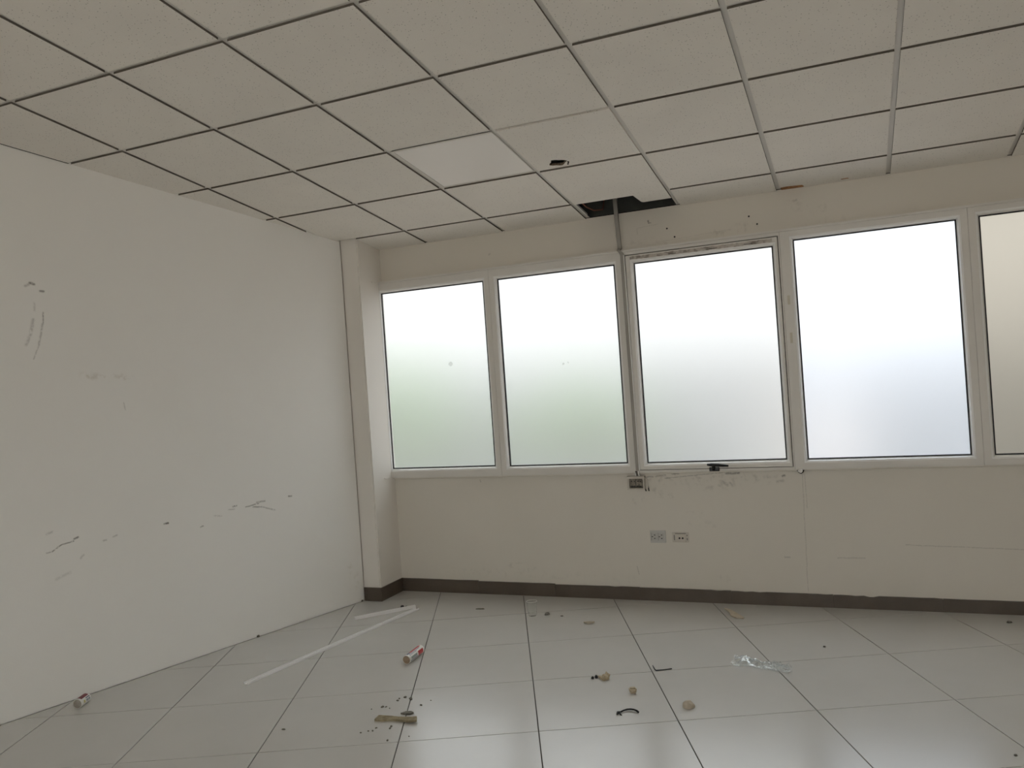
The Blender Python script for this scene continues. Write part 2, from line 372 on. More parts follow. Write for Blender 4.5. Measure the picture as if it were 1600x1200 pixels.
# ------------------------------------------------------------------ suspended ceiling
ceiling = empty('ceiling', (0, 0, 0), kind='structure')
b = bbox(xl(YB)-.3, XR+.2, YB-.2, YW+.2, 3.9, 4.05); link('slab', b, m_slab, ceiling)
b = bmesh.new(); prism(b, [(YB-.1, zc(YB)+.42), (YW, zc(YW)+.42), (YW, zc(YW)+.47), (YB-.1, zc(YB)+.47)], lambda y, z, h: (h, y, z), xl(YB)-.2, XR+.1)
link('roof_deck', b, m_slab, ceiling)
TX, TY = .61, .60085
TH = math.atan(-.1315); cth = math.cos(TH); sth = math.sin(TH)
nz = Vector((0, .1315, 1)).normalized()
def cpt(x, y, h): return (x + nz.x*h, y + nz.y*h, zc(y) + nz.z*h)
G = .012
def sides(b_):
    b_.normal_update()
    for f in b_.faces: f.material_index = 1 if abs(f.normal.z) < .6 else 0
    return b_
full = None
for i in range(-4, 13):
    for j in range(-9, 6):
        x0, x1, y0, y1 = i*TX+G, (i+1)*TX-G, j*TY+G, (j+1)*TY-G
        y1 = min(y1, YW-.001)
        q = [(x0, y0), (x1, y0), (x1, y1), (x0, y1)]
        p = room_clip(q)
        if len(p) < 3 or area(p) < 3e-4: continue
        cx, cy = (x0+x1)/2, (j+.5)*TY
        c0 = Vector((cx, cy, zc(cy)))
        loc = lambda x, y, h: tuple(Vector(cpt(x, y, h)) - c0)
        if (i, j) == (3, 2) or (i, j) == (2, 3): pass
        if (i, j) == (2, 3):      # smooth panel in place of a mineral tile
            b_ = bmesh.new(); prism(b_, [(x0+.016, y0+.012), (x1-.004, y0+.012), (x1-.004, y1-.010), (x0+.016, y1-.010)], loc, .0035, .0095)
            o = link('smooth_panel', b_, m_panel, ceiling); o.location = c0
            o['label'] = 'smooth unperforated panel, paler than the tiles around it'
            b_ = bmesh.new()
            for (a0, a1, b0, b1) in ((x0-.001, x0+.014, y0, y1), (x1-.003, x1+.001, y0, y1), (x0+.0145, x1-.0035, y0-.001, y0+.0105), (x0+.0145, x1-.0035, y1-.0085, y1+.001)):
                prism(b_, [(a0, b0), (a1, b0), (a1, b1), (a0, b1)], loc, .002, .0055)
            o = link('panel_trim', b_, m_grid, ceiling); o.location = c0
            continue
        if (i, j) == (3, 5): continue
        if (i, j) == (3, 4):
            # tile with the rounded remnant that runs past the missing cross tee
            y1b = 3.012
            p = [(x0, y0), (x1, y0), (x1, 3.158), (2.262, 3.158)] + [(2.262-.022*math.sin(t)-.004*math.cos(t)*0, 3.158-.022*(1-math.cos(t))) for t in (.5, 1.0, 1.4)] + [(2.222, y1b), (x0, y1b)]
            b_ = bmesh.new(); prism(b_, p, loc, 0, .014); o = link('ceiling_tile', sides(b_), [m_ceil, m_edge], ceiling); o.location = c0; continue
        if (i, j) == (3, 3):
            # tile with a ragged hole punched through
            b_ = bmesh.new(); hc = (1.985, 2.318)
            hole = [(hc[0] + r*math.cos(t)*1.0, hc[1] + r*math.sin(t)*1.0) for t, r in [(k*math.pi/9, rr) for k, rr in enumerate([.055, .043, .040, .045, .052, .046, .043, .052, .060, .048, .036, .040, .047, .040, .036, .030, .038, .046])]]
            def loop(z): 
                o_ = [b_.verts.new(loc(x, y, z)) for x, y in q]; h_ = [b_.verts.new(loc(x, y, z)) for x, y in hole]
                e = [b_.edges.new((o_[k], o_[(k+1) % 4])) for k in range(4)] + [b_.edges.new((h_[k], h_[(k+1) % len(h_)])) for k in range(len(h_))]
                bmesh.ops.triangle_fill(b_, edges=e, use_beauty=True); return o_, h_
            o1, h1 = loop(0); o2, h2 = loop(.014)
            for k in range(4): b_.faces.new((o1[k], o1[(k+1) % 4], o2[(k+1) % 4], o2[k]))
            for k in range(len(hole)):
                f = b_.faces.new((h1[k], h1[(k+1) % len(hole)], h2[(k+1) % len(hole)], h2[k])); f.material_index = 1
            o = link('ceiling_tile', b_, [m_ceil, m_fibre], ceiling); o.location = c0
            b_ = bmesh.new(); tube(b_, [loc(hc[0]+.05, hc[1]+.01, .012), loc(hc[0]+.058, hc[1]+.012, -.004), loc(hc[0]+.052, hc[1]+.02, -.014)], .004, 6)
            o = link('hanging_thread', b_, m_dark, ceiling); o.location = c0
            continue
        if (i, j) in ((0, 5),):
            p = [(.201, y0), (x1, y0), (x1, YW-.001), (.201, YW-.001)]
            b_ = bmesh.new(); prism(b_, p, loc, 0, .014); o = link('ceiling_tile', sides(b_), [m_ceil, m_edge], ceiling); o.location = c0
            continue
        if (i, j) == (-1, 5): continue
        if (i, j) == (5, 5):      # broken corner by the wall
            p = [(x0, y0), (x1, y0), (x1, YW-.001), (3.205, YW-.001), (3.19, YW-.045), (3.10, YW-.058), (x0, YW-.050)]
        if area(p) > area([(i*TX+G, j*TY+G), ((i+1)*TX-G, j*TY+G), ((i+1)*TX-G, (j+1)*TY-G), (i*TX+G, (j+1)*TY-G)]) - 1e-6:
            if full is None:
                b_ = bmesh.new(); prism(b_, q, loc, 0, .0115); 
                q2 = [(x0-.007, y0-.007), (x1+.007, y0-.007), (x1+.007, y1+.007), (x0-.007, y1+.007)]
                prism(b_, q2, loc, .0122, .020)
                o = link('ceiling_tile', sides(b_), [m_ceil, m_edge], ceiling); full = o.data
            else:
                o = bpy.data.objects.new('ceiling_tile', full); COL.objects.link(o); o.parent = ceiling
            o.location = c0
            # tiles never sit perfectly flush
            o.rotation_euler = (random.uniform(-.0006, .0006), random.uniform(-.0006, .0006), random.uniform(-.0015, .0015))
        else:
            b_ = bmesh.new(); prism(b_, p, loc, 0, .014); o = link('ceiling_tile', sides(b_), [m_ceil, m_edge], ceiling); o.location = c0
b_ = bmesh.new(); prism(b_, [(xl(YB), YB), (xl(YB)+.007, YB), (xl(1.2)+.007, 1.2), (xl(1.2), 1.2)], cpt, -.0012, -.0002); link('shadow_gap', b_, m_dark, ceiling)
# grid: main runners along y, cross tees along x
def bar(name, q):
    q = room_clip(q)
    if len(q) < 3 or area(q) < 1e-4: return
    b_ = bmesh.new(); prism(b_, q, cpt, .0100, .0108); 
    cx = sum(p[0] for p in q)/len(q)
    link(name, b_, m_grid, ceiling)
for i in range(-4, 13):
    x = i*TX
    bar('main_runner', [(x-.0145, YB), (x+.0145, YB), (x+.0145, YW-.001), (x-.0145, YW-.001)])
for j in range(-8, 6):
    y = j*TY
    for i in range(-4, 13):
        if (i, j) == (3, 5): continue
        bar('cross_tee', [(i*TX+.015, y-.0145), ((i+1)*TX-.015, y-.0145), ((i+1)*TX-.015, y+.0145), (i*TX+.015, y+.0145)])
# runner web standing in the opening
for i in (3, 4):
    b_ = bmesh.new(); prism(b_, [(i*TX-.001, 2.9), (i*TX+.001, 2.9), (i*TX+.001, YW-.002), (i*TX-.001, YW-.002)], cpt, .008, .038); link('runner_web', b_, m_grid, ceiling)
# brown foam showing at the broken tile corner
b_ = bmesh.new(); prism(b_, [(3.068, YW-.046), (3.10, YW-.055), (3.188, YW-.043), (3.195, YW-.002), (3.068, YW-.002)], cpt, .002, .02)
o = link('foam_filler', b_, m_foam, ceiling); o['label'] = 'brown foam showing at the broken tile corner'
b_ = bmesh.new(); prism(b_, [(3.405, YW-.047), (3.445, YW-.050), (3.45, YW-.040), (3.41, YW-.036)], cpt, -.001, .0)
link('tile_chip', b_, m_foam, ceiling)

# ------------------------------------------------------------------ windows
YF, YG = 3.278, 3.310     # frame face, gasket plane
def ring(name, outer, inner, ya, yb, mat, parent, inner_b=None, bev=0):
    """rectangular ring; outer/inner = (x0,x1,z0,z1); inner_b = inner rectangle at the back (sloping reveal)"""
    b_ = bmesh.new(); inner_b = inner_b or inner
    R = lambda r, y: [b_.verts.new(v) for v in ((r[0], y, r[2]), (r[1], y, r[2]), (r[1], y, r[3]), (r[0], y, r[3]))]
    of, fi, ob, ib = R(outer, ya), R(inner, ya), R(outer, yb), R(inner_b, yb)
    for A, B in ((of, fi), (fi, ib), (ib, ob), (ob, of)):
        for k in range(4): b_.faces.new((A[k], A[(k+1) % 4], B[(k+1) % 4], B[k]))
    if bev:
        bmesh.ops.recalc_face_normals(b_, faces=b_.faces)
        bmesh.ops.bevel(b_, geom=[e for e in b_.edges if all(abs(v.co.y-ya) < 1e-6 for v in e.verts)], offset=bev, segments=2, affect='EDGES')
    return link(name, b_, mat, parent)
glassr = [(.206, 1.033, .918, 2.212), (1.156, 1.988, .914, 2.212), (2.133, 2.988, .911, 2.206), (3.121, 3.982, .908, 2.228), (4.108, 4.962, .905, 2.232), (5.09, 5.95, .905, 2.232)]
units = [(.2005, 1.094), (1.095, 2.058), (2.059, 3.0395), (3.0405, 4.044), (4.045, 5.03), (5.031, 6.015)]
FT_, FB_ = ZT, ZB
wins = []
for k, (gr, (ua, ub)) in enumerate(zip(glassr, units)):
    w = empty('window_%d' % (k+1), (0, 0, 0), kind='structure'); wins.append(w)
    B = .019   # bead width
    t = .007  # gasket
    vis = gr
    gk_in = vis; gk_out = (vis[0]-t, vis[1]+t, vis[2]-t, vis[3]+t)
    bd_out = (gk_out[0]-B, gk_out[1]+B, gk_out[2]-B, gk_out[3]+B)
    if k == 0: bd_out = (.2012, bd_out[1], bd_out[2], bd_out[3]); gk_out = (.2022, gk_out[1], gk_out[2], gk_out[3]); gk_in = (.207, gk_in[1], gk_in[2], gk_in[3])
    outer = (ua, ub, FB_, FT_)
    if k == 2:
        so = (2.079, 3.026, .864, 2.262)         # sash outer
        ring('frame', outer, (so[0]-.005, so[1]+.005, so[2]-.004, so[3]+.006), YF, YF+.055, m_pvc, w, bev=.002)
        b_ = bmesh.new(); o = ring('rebate', (so[0]-.0048, so[1]+.0048, so[2]-.0038, so[3]+.0058), (so[0]+.006, so[1]-.006, so[2]+.006, so[3]-.006), YF+.026, YF+.054, m_dark, w); b_.free()
        sash = ring('sash', so, bd_out, YF-.004, YF+.022, m_pvc, w, bev=.002)
        par = sash
        # grimy sealant smeared along the top rail
        b_ = bmesh.new(); nn = 60
        f_ = [b_.verts.new((so[0]+.03+(so[1]-so[0]-.06)*q/nn, YF-.0048-.0006*random.random(), so[3]-.006-.004*random.random())) for q in range(nn+1)]
        g_ = [b_.verts.new((so[0]+.03+(so[1]-so[0]-.06)*q/nn, YF-.0048-.0006*random.random(), so[3]-.030+.005*random.random())) for q in range(nn+1)]
        f2 = [b_.verts.new((v.co.x, YF-.0038, v.co.z)) for v in f_]; g2 = [b_.verts.new((v.co.x, YF-.0038, v.co.z)) for v in g_]
        for q in range(nn):
            b_.faces.new((f_[q], f_[q+1], g_[q+1], g_[q])); b_.faces.new((f_[q], f2[q], f2[q+1], f_[q+1])); b_.faces.new((g_[q], g_[q+1], g2[q+1], g2[q]))
        link('sealant_residue', b_, m_grime, sash)
        for xx in (2.36, 2.62, 2.83):     # dark scratches on the top rail
            b_ = bbox(xx, xx+.05, YF-.0062, YF-.0045, 2.2385, 2.2415); link('scratch', b_, m_blk, sash)
    else:
        ring('frame', outer, bd_out, YF, YF+.055, m_pvc, w, bev=.0015)
        par = w
    ring('glazing_bead', bd_out, gk_out, YF+(.0005 if k != 2 else -.0025), YG-.002, m_bead, par, inner_b=gk_out) if False else None
    # sloping bead: outer edge near the face, inner edge back at the gasket
    b_ = bmesh.new()
    def rr(r, y): return [b_.verts.new(v) for v in ((r[0], y, r[2]), (r[1], y, r[2]), (r[1], y, r[3]), (r[0], y, r[3]))]
    A = rr(bd_out, YF+.003); mid = (bd_out[0]*.45+gk_out[0]*.55, bd_out[1]*.45+gk_out[1]*.55, bd_out[2]*.45+gk_out[2]*.55, bd_out[3]*.45+gk_out[3]*.55)
    Bm = rr(mid, YF+.006); C_ = rr(gk_out, YG-.006); D = rr(gk_out, YG+.004); E_ = rr(bd_out, YG+.004)
    for P, Q in ((A, Bm), (Bm, C_), (C_, D), (D, E_), (E_, A)):
        for q in range(4): b_.faces.new((P[q], P[(q+1) % 4], Q[(q+1) % 4], Q[q]))
    link('glazing_bead', b_, m_bead, par)
    ring('gasket', gk_out, gk_in, YG-.008, YG+.003, m_gasket, par)
    mg = m_frost if k in (0, 1, 2, 6) else (m_frost_b if k == 3 else m_frost_d)
    b_ = bbox(gk_out[0]+.0005, gk_out[1]-.0005, YG+.0035, YG+.0085, gk_out[2]+.0005, gk_out[3]-.0005)
    link('pane', b_, mg, par)
    # outer gasket
# seal behind frames up to the wall end
b = bbox(6.016, XR+.15, YF, YW+.16, ZB, ZT); link('trim_2', b, m_pvc, kind='structure')
# cap profile along the top, with a nib of plaster wrapping on the pillar
b = bmesh.new(); prism(b, [(3.262, 2.288), (3.262, 2.300), (YW, 2.306), (YW, 2.291), (3.277, 2.2905), (3.277, 2.288)], lambda y, z, h: (h, y, z), .2005, XR)
cap = link('trim_1', b, m_pvc, kind='structure')
b = bmesh.new(); prism(b, [(3.175, 2.293), (3.185, 2.300), (3.261, 2.304), (3.261, 2.290), (3.20, 2.289)], lambda y, z, h: (h, y, z), .1995, .207)
link('plaster_nib', b, m_pil, cap)
b = bmesh.new(); prism(b, [(3.170, .856), (3.175, .861), (3.277, .852), (3.277, .846), (3.20, .848)], lambda y, z, h: (h, y, z), .1995, .2045)
link('plaster_nib', b, m_pil, cap)
# lower trim lip under the frames
b = bbox(.2005, XR, YW-.012, YW, .832, .845, bev=.003); link('trim_3', b, m_front, kind='structure')

# unseen glazing added to the rear wall for fill light
w = empty('window_7', (0, 0, 0), kind='structure')
for k in range(6):
    xa = RX0 + (RX1-RX0)*k/6; xb = RX0 + (RX1-RX0)*(k+1)/6
    b_ = bmesh.new()
    for a in ((xa, xa+.05, RZ0, RZ1), (xb-.05, xb, RZ0, RZ1), (xa+.05, xb-.05, RZ0, RZ0+.06), (xa+.05, xb-.05, RZ1-.06, RZ1)): box(b_, a[0], a[1], YB-.10, YB-.03, a[2], a[3])
    link('frame', b_, m_pvc, w)
    link('pane', bbox(xa+.051, xb-.051, YB-.070, YB-.062, RZ0+.061, RZ1-.061), m_frost_r, w)

# window handle on the opening sash
hd = link('handle', bbox(2.528, 2.590, YF-.020, YF-.004, .846, .872, bev=.004), m_blk, wins[2]); hd['label'] = 'black window handle'
b = bmesh.new()
tube(b, [(2.520, YF-.030, .891), (2.545, YF-.036, .890), (2.58, YF-.038, .888), (2.62, YF-.038, .884), (2.650, YF-.036, .881)], [.007, .011, .011, .009, .006], 10)
tube(b, [(2.556, YF-.034, .888), (2.556, YF-.018, .866), (2.556, YF-.012, .858)], [.010, .010, .010], 8)
link('lever', b, m_blk, hd, smooth=True)

# ------------------------------------------------------------------ cable trunking and electrical fittings
td = empty('cable_trunking', (2.05, YW, .86), label='thin grey cable trunking from the ceiling opening down to the surface socket box', cat='conduit')
def tchild(o): o.parent = td; o.matrix_parent_inverse = Matrix.Translation(-td.location); return o
def duct(bm, pts, wx, y0s, y1s):
    """rectangular duct through (x, z) points; y front and back per point"""
    rings = []
    for (x, z), ya, yb in zip(pts, y0s, y1s):
        rings.append([bm.verts.new((x-wx, ya, z)), bm.verts.new((x+wx, ya, z)), bm.verts.new((x+wx, yb, z)), bm.verts.new((x-wx, yb, z))])
    for A, B in zip(rings, rings[1:]):
        for k in range(4): bm.faces.new((A[k], A[(k+1) % 4], B[(k+1) % 4], B[k]))
    bm.faces.new(rings[0]); bm.faces.new(rings[-1][::-1])
b = bmesh.new(); duct(b, [(2.024, 2.92), (2.031, 2.50), (2.038, 2.318)], .0125, [YW-.022]*3, [YW-.001]*3)
tchild(link('upper_run', b, m_duct))
b = bmesh.new(); duct(b, [(2.038, 2.318), (2.042, 2.300), (2.056, 2.284), (2.060, 2.272)], .0122, [YW-.022, YF-.024, YF-.020, YF-.018], [YW-.001, YW-.001 - .058, YF-.0155, YF-.001])
tchild(link('bend', b, m_duct))
b = bmesh.new(); duct(b, [(2.060, 2.272), (2.066, .862)], .0105, [YF-.017]*2, [YF-.001]*2)
tchild(link('lower_run', b, m_duct))
b = bmesh.new(); duct(b, [(2.0735, 2.270), (2.0795, .862)], .0022, [YF-.019]*2, [YF-.0045]*2)
tchild(link('lid_edge', b, m_bead))
b = bmesh.new(); duct(b, [(2.043, .848), (2.043, .822)], .0035, [YW-.026]*2, [YW-.014]*2); duct(b, [(2.070, .858), (2.066, .822)], .0045, [YF-.016, YW-.028], [YF-.004, YW-.014]); tchild(link('cable', b, m_bead))
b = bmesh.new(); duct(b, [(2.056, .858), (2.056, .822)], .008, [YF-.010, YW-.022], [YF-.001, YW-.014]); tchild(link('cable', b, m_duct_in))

m_box = principled('ivory_plastic', (.62, .58, .52), .45)[0]
m_box2 = mottled('worn_socket_face', (.32, .285, .235), (.17, .15, .125), 90, .6)
sb = empty('socket_box', (2.04, YW, .775), label='surface socket box hanging open under the trunking, just below the window frame', cat='socket')
def sch(o, par, loc): o.parent = par; o.matrix_parent_inverse = Matrix.Translation(-Vector(loc)); return o
B0 = (2.04, YW, .775)
sch(ring('body', (1.985, 2.100, .733, .821), (1.999, 2.090, .7435, .805), YW-.040, YW-.001, m_box, None, bev=.002), sb, B0)
sch(link('back_plate', bbox(1.986, 2.099, YW-.004, YW-.0005, .734, .820), m_box2), sb, B0)
for x0 in (2.0015, 2.043):
    md = sch(link('socket_module', bbox(x0, x0+.040, YW-.030, YW-.005, .752, .803, bev=.003), m_box2), sb, B0)
    for dx, dz in ((.010, .036), (.028, .034)):
        sch(link('hole', bbox(x0+dx, x0+dx+.006, YW-.0312, YW-.028, .752+dz-.003, .752+dz+.004), m_dark), md, (0, 0, 0))
    sch(link('slot', bbox(x0+.002, x0+.036, YW-.0312, YW-.028, .7525, .758), m_dark), md, (0, 0, 0))
for xs_, xe in (((2.094, .812), (2.108, .728)), ((2.100, .806), (2.125, .728))):
    pass
b = bmesh.new(); tube(b, [(2.088, YW-.034, .800), (2.102, YW-.045, .810), (2.100, YW-.048, .79), (2.0985, YW-.044, .76), (2.106, YW-.040, .732)], .0022, 6)
sch(link('wire', b, m_box, smooth=True), sb, B0)
b = bmesh.new(); tube(b, [(2.088, YW-.030, .803), (2.110, YW-.044, .812), (2.126, YW-.046, .800), (2.127, YW-.044, .765), (2.1255, YW-.040, .732)], .0022, 6)
sch(link('wire', b, m_box, smooth=True), sb, B0)
for x, z in ((2.107, .730), (2.127, .730)):
    b = bmesh.new(); tube(b, [(x-.001, YW-.041, z+.030 if x > 2.12 else z+.010), (x, YW-.040, z), (x+.003, YW-.040, z-.006)], [.0028, .004, .0035], 7)
    sch(link('taped_end', b, m_blk, smooth=True), sb, B0)

m_plate = principled('grey_white_plate', (.58, .575, .55), .4)[0]
op = empty('double_outlet', (2.16, YW, .420), label='pale grey double outlet cover low on the wall, left of the uncovered outlet', cat='outlet', )
P0 = (2.16, YW, .42)
sch(link('cover_plate', bbox(2.106, 2.210, YW-.010, YW-.0005, .380, .461, bev=.004), m_plate), op, P0)
m_slate = principled('outlet_insert', (.52, .515, .49), .4)[0]
for xc in (2.134, 2.180):
    ins = sch(link('outlet_insert', bbox(xc-.0185, xc+.0185, YW-.0125, YW-.0095, .396, .446, bev=.0012), m_slate), op, P0)
    for dx, dz in ((.004, .012), (.004, -.010), (-.011, .001)):
        sch(link('pin_hole', bbox(xc+dx-.004, xc+dx+.004, YW-.0131, YW-.0115, .420+dz-.0028, .420+dz+.0028), m_dark), ins, (0, 0, 0))
    sch(link('insert_edge', ring('x', (xc-.0195, xc+.0195, .395, .447), (xc-.0182, xc+.0182, .3962, .4458), YW-.0112, YW-.0096, m_duct_in, None).data and bbox(xc-.021, xc-.0188, YW-.0108, YW-.0095, .395, .447), m_duct_in), op, P0)
for o in [o for o in bpy.data.objects if o.name.startswith('x')]: bpy.data.objects.remove(o)
up = empty('uncovered_outlet', (2.305, YW, .415), label='beige outlet without its cover, two dark holes at its centre', cat='outlet')
U0 = (2.305, YW, .415)
sch(link('mounting_frame', bbox(2.252, 2.358, YW-.006, YW-.0005, .384, .449, bev=.002), m_box), up, U0)
sch(link('holder', bbox(2.276, 2.338, YW-.014, YW-.0055, .388, .440, bev=.002), m_box), up, U0)
sch(link('holder_step', bbox(2.272, 2.342, YW-.0090, YW-.0058, .4405, .4435), m_duct_in), up, U0)
for xc in (2.300, 2.3205):
    b = bmesh.new(); bmesh.ops.create_cone(b, cap_ends=True, segments=14, radius1=.0062, radius2=.0062, depth=.003, matrix=Matrix.Translation((xc, YW-.0142, .413)) @ Matrix.Rotation(math.pi/2, 4, 'X'))
    sch(link('pin_hole', b, m_dark), up, U0)
for xa, za, zb in ((2.262, .398, .432), (2.345, .398, .414), (2.345, .424, .434)):
    sch(link('screw_slot', bbox(xa, xa+.006, YW-.0072, YW-.0055, za, zb, bev=.0008), m_duct_in), up, U0)

# small white clip under the mullion right of the opening sash
m_glint = principled('glint_white', (.95, .95, .93), .3)[0]  # near-white colour stands in for a bright glint
cl = empty('frame_clip', (3.066, YW-.016, .826), label='tiny crumpled clip with a painted-in white glint, wedged under the window mullion', cat='clip')
b = bmesh.new(); bmesh.ops.create_icosphere(b, subdivisions=2, radius=.014, matrix=Matrix.Translation((3.069, YF-.016, .838)) @ Matrix.Diagonal((1.1, .7, .8, 1)))
for v in b.verts: v.co += Vector((noise.noise(v.co*160), noise.noise(v.co*160+Vector((3, 1, 2))), noise.noise(v.co*160+Vector((7, 5, 2)))))*.006
sch(link('clip_glint', b, m_glint), cl, (3.066, YW-.016, .826))
b = bmesh.new(); prism(b, [(3.047, .836), (3.090, .836), (3.083, .822), (3.070, .815), (3.056, .822)], lambda x, z, h: (x, YW-h, z), .0125, .030)  # dark piece standing for the hole under the clip
sch(link('dark_hole', b, m_dark), cl, (3.066, YW-.016, .826))

# old tape marks on the frame of the fourth window
m_tape = principled('yellowed_tape', (.62, .585, .49), .6)[0]
for z0, z1 in ((1.845, 1.90), (1.61, 1.675)):
    o = link('tape_patch', bbox(3.062, 3.077, YF-.0008, YF-.0001, z0, z1), m_tape, wins[3])
# smudges on the glass panes (dried drops on the inner face)
m_smudge = principled('dried_smudge', (.5, .5, .46), .7, Alpha=.14)[0]
for wk, x, z, r in ((0, .735, 1.655, .016), (1, 1.592, 1.595, .007), (1, 1.625, 1.600, .006)):
    b = bmesh.new(); bmesh.ops.create_cone(b, cap_ends=True, segments=12, radius1=r, radius2=r*.8, depth=.0008, matrix=Matrix.Translation((x, YG+.0028, z)) @ Matrix.Rotation(math.pi/2, 4, 'X'))
    for v in b.verts: v.co.x += noise.noise(v.co*90)*.006; v.co.z += noise.noise(v.co*70)*.006
    link('smudge', b, m_smudge, wins[wk])

# cables seen inside the ceiling opening
m_cab = principled('reddish_cable', (.26, .10, .065), .5)[0]
m_cab2 = principled('green_grey_cable', (.25, .32, .28), .5)[0]
b = bmesh.new(); tube(b, [(1.852, 2.90, 2.66), (1.860, 3.05, 2.622), (1.875, 3.16, 2.592), (1.90, 3.25, 2.582), (1.93, 3.35, 2.60), (1.94, 3.40, 2.72)], .0042, 8)
tag(link('ceiling_cable', b, m_cab, smooth=True), 'reddish cable looping inside the ceiling opening', 'cable')
b = bmesh.new(); tube(b, [(1.7, 2.9, 2.80), (1.95, 3.05, 2.70), (2.2, 3.12, 2.73), (2.6, 3.15, 2.80)], .007, 8); 
tag(link('ceiling_cable', b, m_cab2, smooth=True), 'grey green cable crossing the ceiling opening behind the trunking', 'cable')

# ------------------------------------------------------------------ things left on the floor
m_strip = principled('white_plastic_strip', (.88, .88, .87), .35)[0]
def strip(name, A, B, w, h, t, bow, label, side=1, end_open=True):
    """L/U section lying on the floor from A to B (2-D), slightly bowed"""
    A = Vector((*A, 0)); B = Vector((*B, 0)); d = (B-A); L = d.length; d.normalize(); s = Vector((d.y, -d.x, 0))*side
    c = (A+B)/2
    b = bmesh.new(); sec = [(-w/2, 0), (w/2, 0), (w/2, h), (w/2-t, h), (w/2-t, t), (-w/2+t, t), (-w/2+t, h), (-w/2, h)]
    rings = []; n = 24
    for k in range(n+1):
        u = k/n; p = A + d*(u*L) + s*(bow*math.sin(math.pi*u)) - c
        rings.append([b.verts.new((p.x+s.x*x, p.y+s.y*x, z+.0006)) for x, z in sec])
    m = len(sec)
    for P, Q in zip(rings, rings[1:]):
        for k in range(m): b.faces.new((P[k], P[(k+1) % m], Q[(k+1) % m], Q[k]))
    b.faces.new(rings[0]); b.faces.new(rings[-1][::-1])
    o = link(name, b, m_strip); o.location = c; return tag(o, label, 'trim strip')
strip('plastic_strip', (.358, 1.432), (.580, 2.872), .030, .011, .0022, -.004, 'long white plastic strip lying diagonally on the floor tiles toward the pillar')
strip('plastic_strip', (.272, 2.578), (.545, 2.905), .016, .020, .0022, .0, 'short white plastic strip near the left wall, meeting the long one in a point')

def cyl_thing(name, P, Q, r, label, bands, cap_mat, cat='caulk tube'):
    P = Vector(P); Q = Vector(Q); d = (Q-P).normalized(); L = (Q-P).length
    base = (P.x, P.y, 0); root = empty(name, base, label=label, cat=cat)
    rot = d.to_track_quat('Z', 'X').to_matrix().to_4x4(); T = Matrix.Translation(P) @ rot
    # body: open tube with wall thickness
    b = bmesh.new(); n = 28
    prof = [(r, 0), (r, L), (r-.0012, L), (r-.0012, L-.003), (.006, L-.003), (.006, L+.012), (0, L+.012)]
    prof2 = [(r, 0), (r-.0015, 0), (r-.0015, .006), (0, .006)]
    def lathe(pr):
        rings = []
        for rr_, z in pr:
            if rr_ == 0: rings.append([b.verts.new((0, 0, z))]); continue
            rings.append([b.verts.new((rr_*math.cos(2*math.pi*k/n), rr_*math.sin(2*math.pi*k/n), z)) for k in range(n)])
        for A, B in zip(rings, rings[1:]):
            for k in range(n):
                if len(B) == 1: b.faces.new((A[k], A[(k+1) % n], B[0]))
                else: b.faces.new((A[k], A[(k+1) % n], B[(k+1) % n], B[k]))
    lathe(prof); lathe(prof2); bmesh.ops.remove_doubles(b, verts=b.verts, dist=1e-5); b.transform(T)
    def ch(o): o.parent = root; o.matrix_parent_inverse = Matrix.Translation(-Vector(base)); return o
    m_tw = principled('cartridge_white', (.80, .79, .75), .4)[0]
    body = ch(link('body', b, m_tw, smooth=False))
    b = bmesh.new(); bmesh.ops.create_cone(b, cap_ends=True, segments=n, radius1=r-.0018, radius2=r-.0018, depth=.004, matrix=Matrix.Translation((0, 0, .0045))); b.transform(T)
    ch(link('plunger', b, cap_mat))
    # printed bands: thin curved patches following the tube
    for nm, col, z0, z1, a0, a1 in bands:
        b = bmesh.new(); m = max(2, int(abs(a1-a0)/12)); ra, rb = r+.0003, r-.0004
        rows = []
        for k in range(m+1):
            a = math.radians(a0+(a1-a0)*k/m)
            rows.append([b.verts.new((q*math.cos(a), q*math.sin(a), z)) for q, z in ((ra, z0), (ra, z1), (rb, z1), (rb, z0))])
        for A, B in zip(rows, rows[1:]):
            for k in range(4): b.faces.new((A[k], A[(k+1) % 4], B[(k+1) % 4], B[k]))
        b.faces.new(rows[0]); b.faces.new(rows[-1][::-1]); b.transform(T)
        ch(link(nm, b, principled('print_'+nm, col, .4)[0]))
    return root, T
m_cardb = mottled('brown_plunger', (.36, .27, .19), (.25, .18, .12), 60, .8)
m_cardg = mottled('grey_plunger', (.40, .37, .33), (.30, .27, .23), 60, .8)
RED = (.50, .035, .04); NAVY = (.08, .10, .17); DR = (.17, .02, .035); YEL = (.55, .46, .06)
# angles are found from the tube's own frame: 'up' = world +z
def up_angle(P, Q):
    d = (Vector(Q)-Vector(P)).normalized(); R_ = d.to_track_quat('Z', 'X').to_matrix()
    v = R_.inverted() @ Vector((0, 0, 1)); return math.degrees(math.atan2(v.y, v.x)), (R_.inverted() @ Vector((1, 0, 0)))
def sgn(P, Q):
    a, x = up_angle(P, Q); ax = math.degrees(math.atan2(x.y, x.x)); dd = (ax-a+180) % 360-180; return a, (1 if dd > 0 else -1)
P, Q = (1.068, 1.888, .0235), (1.056, 2.068, .0235)
a, s_ = sgn(P, Q); a += s_*18      # a = top
bands = [('red_band', RED, .045, .17, a-s_*70, a-s_*8), ('print_line', NAVY, .02, .145, a-s_*2, a+s_*8), ('print_line', NAVY, .015, .10, a+s_*16, a+s_*22),
         ('grey_print', (.33, .38, .37), .02, .09, a+s_*42, a+s_*75), ('red_block', RED, .105, .165, a+s_*36, a+s_*100), ('print_line', NAVY, .01, .10, a+s_*84, a+s_*96), ('print_line', NAVY, .012, .06, a-s_*60, a-s_*8)]
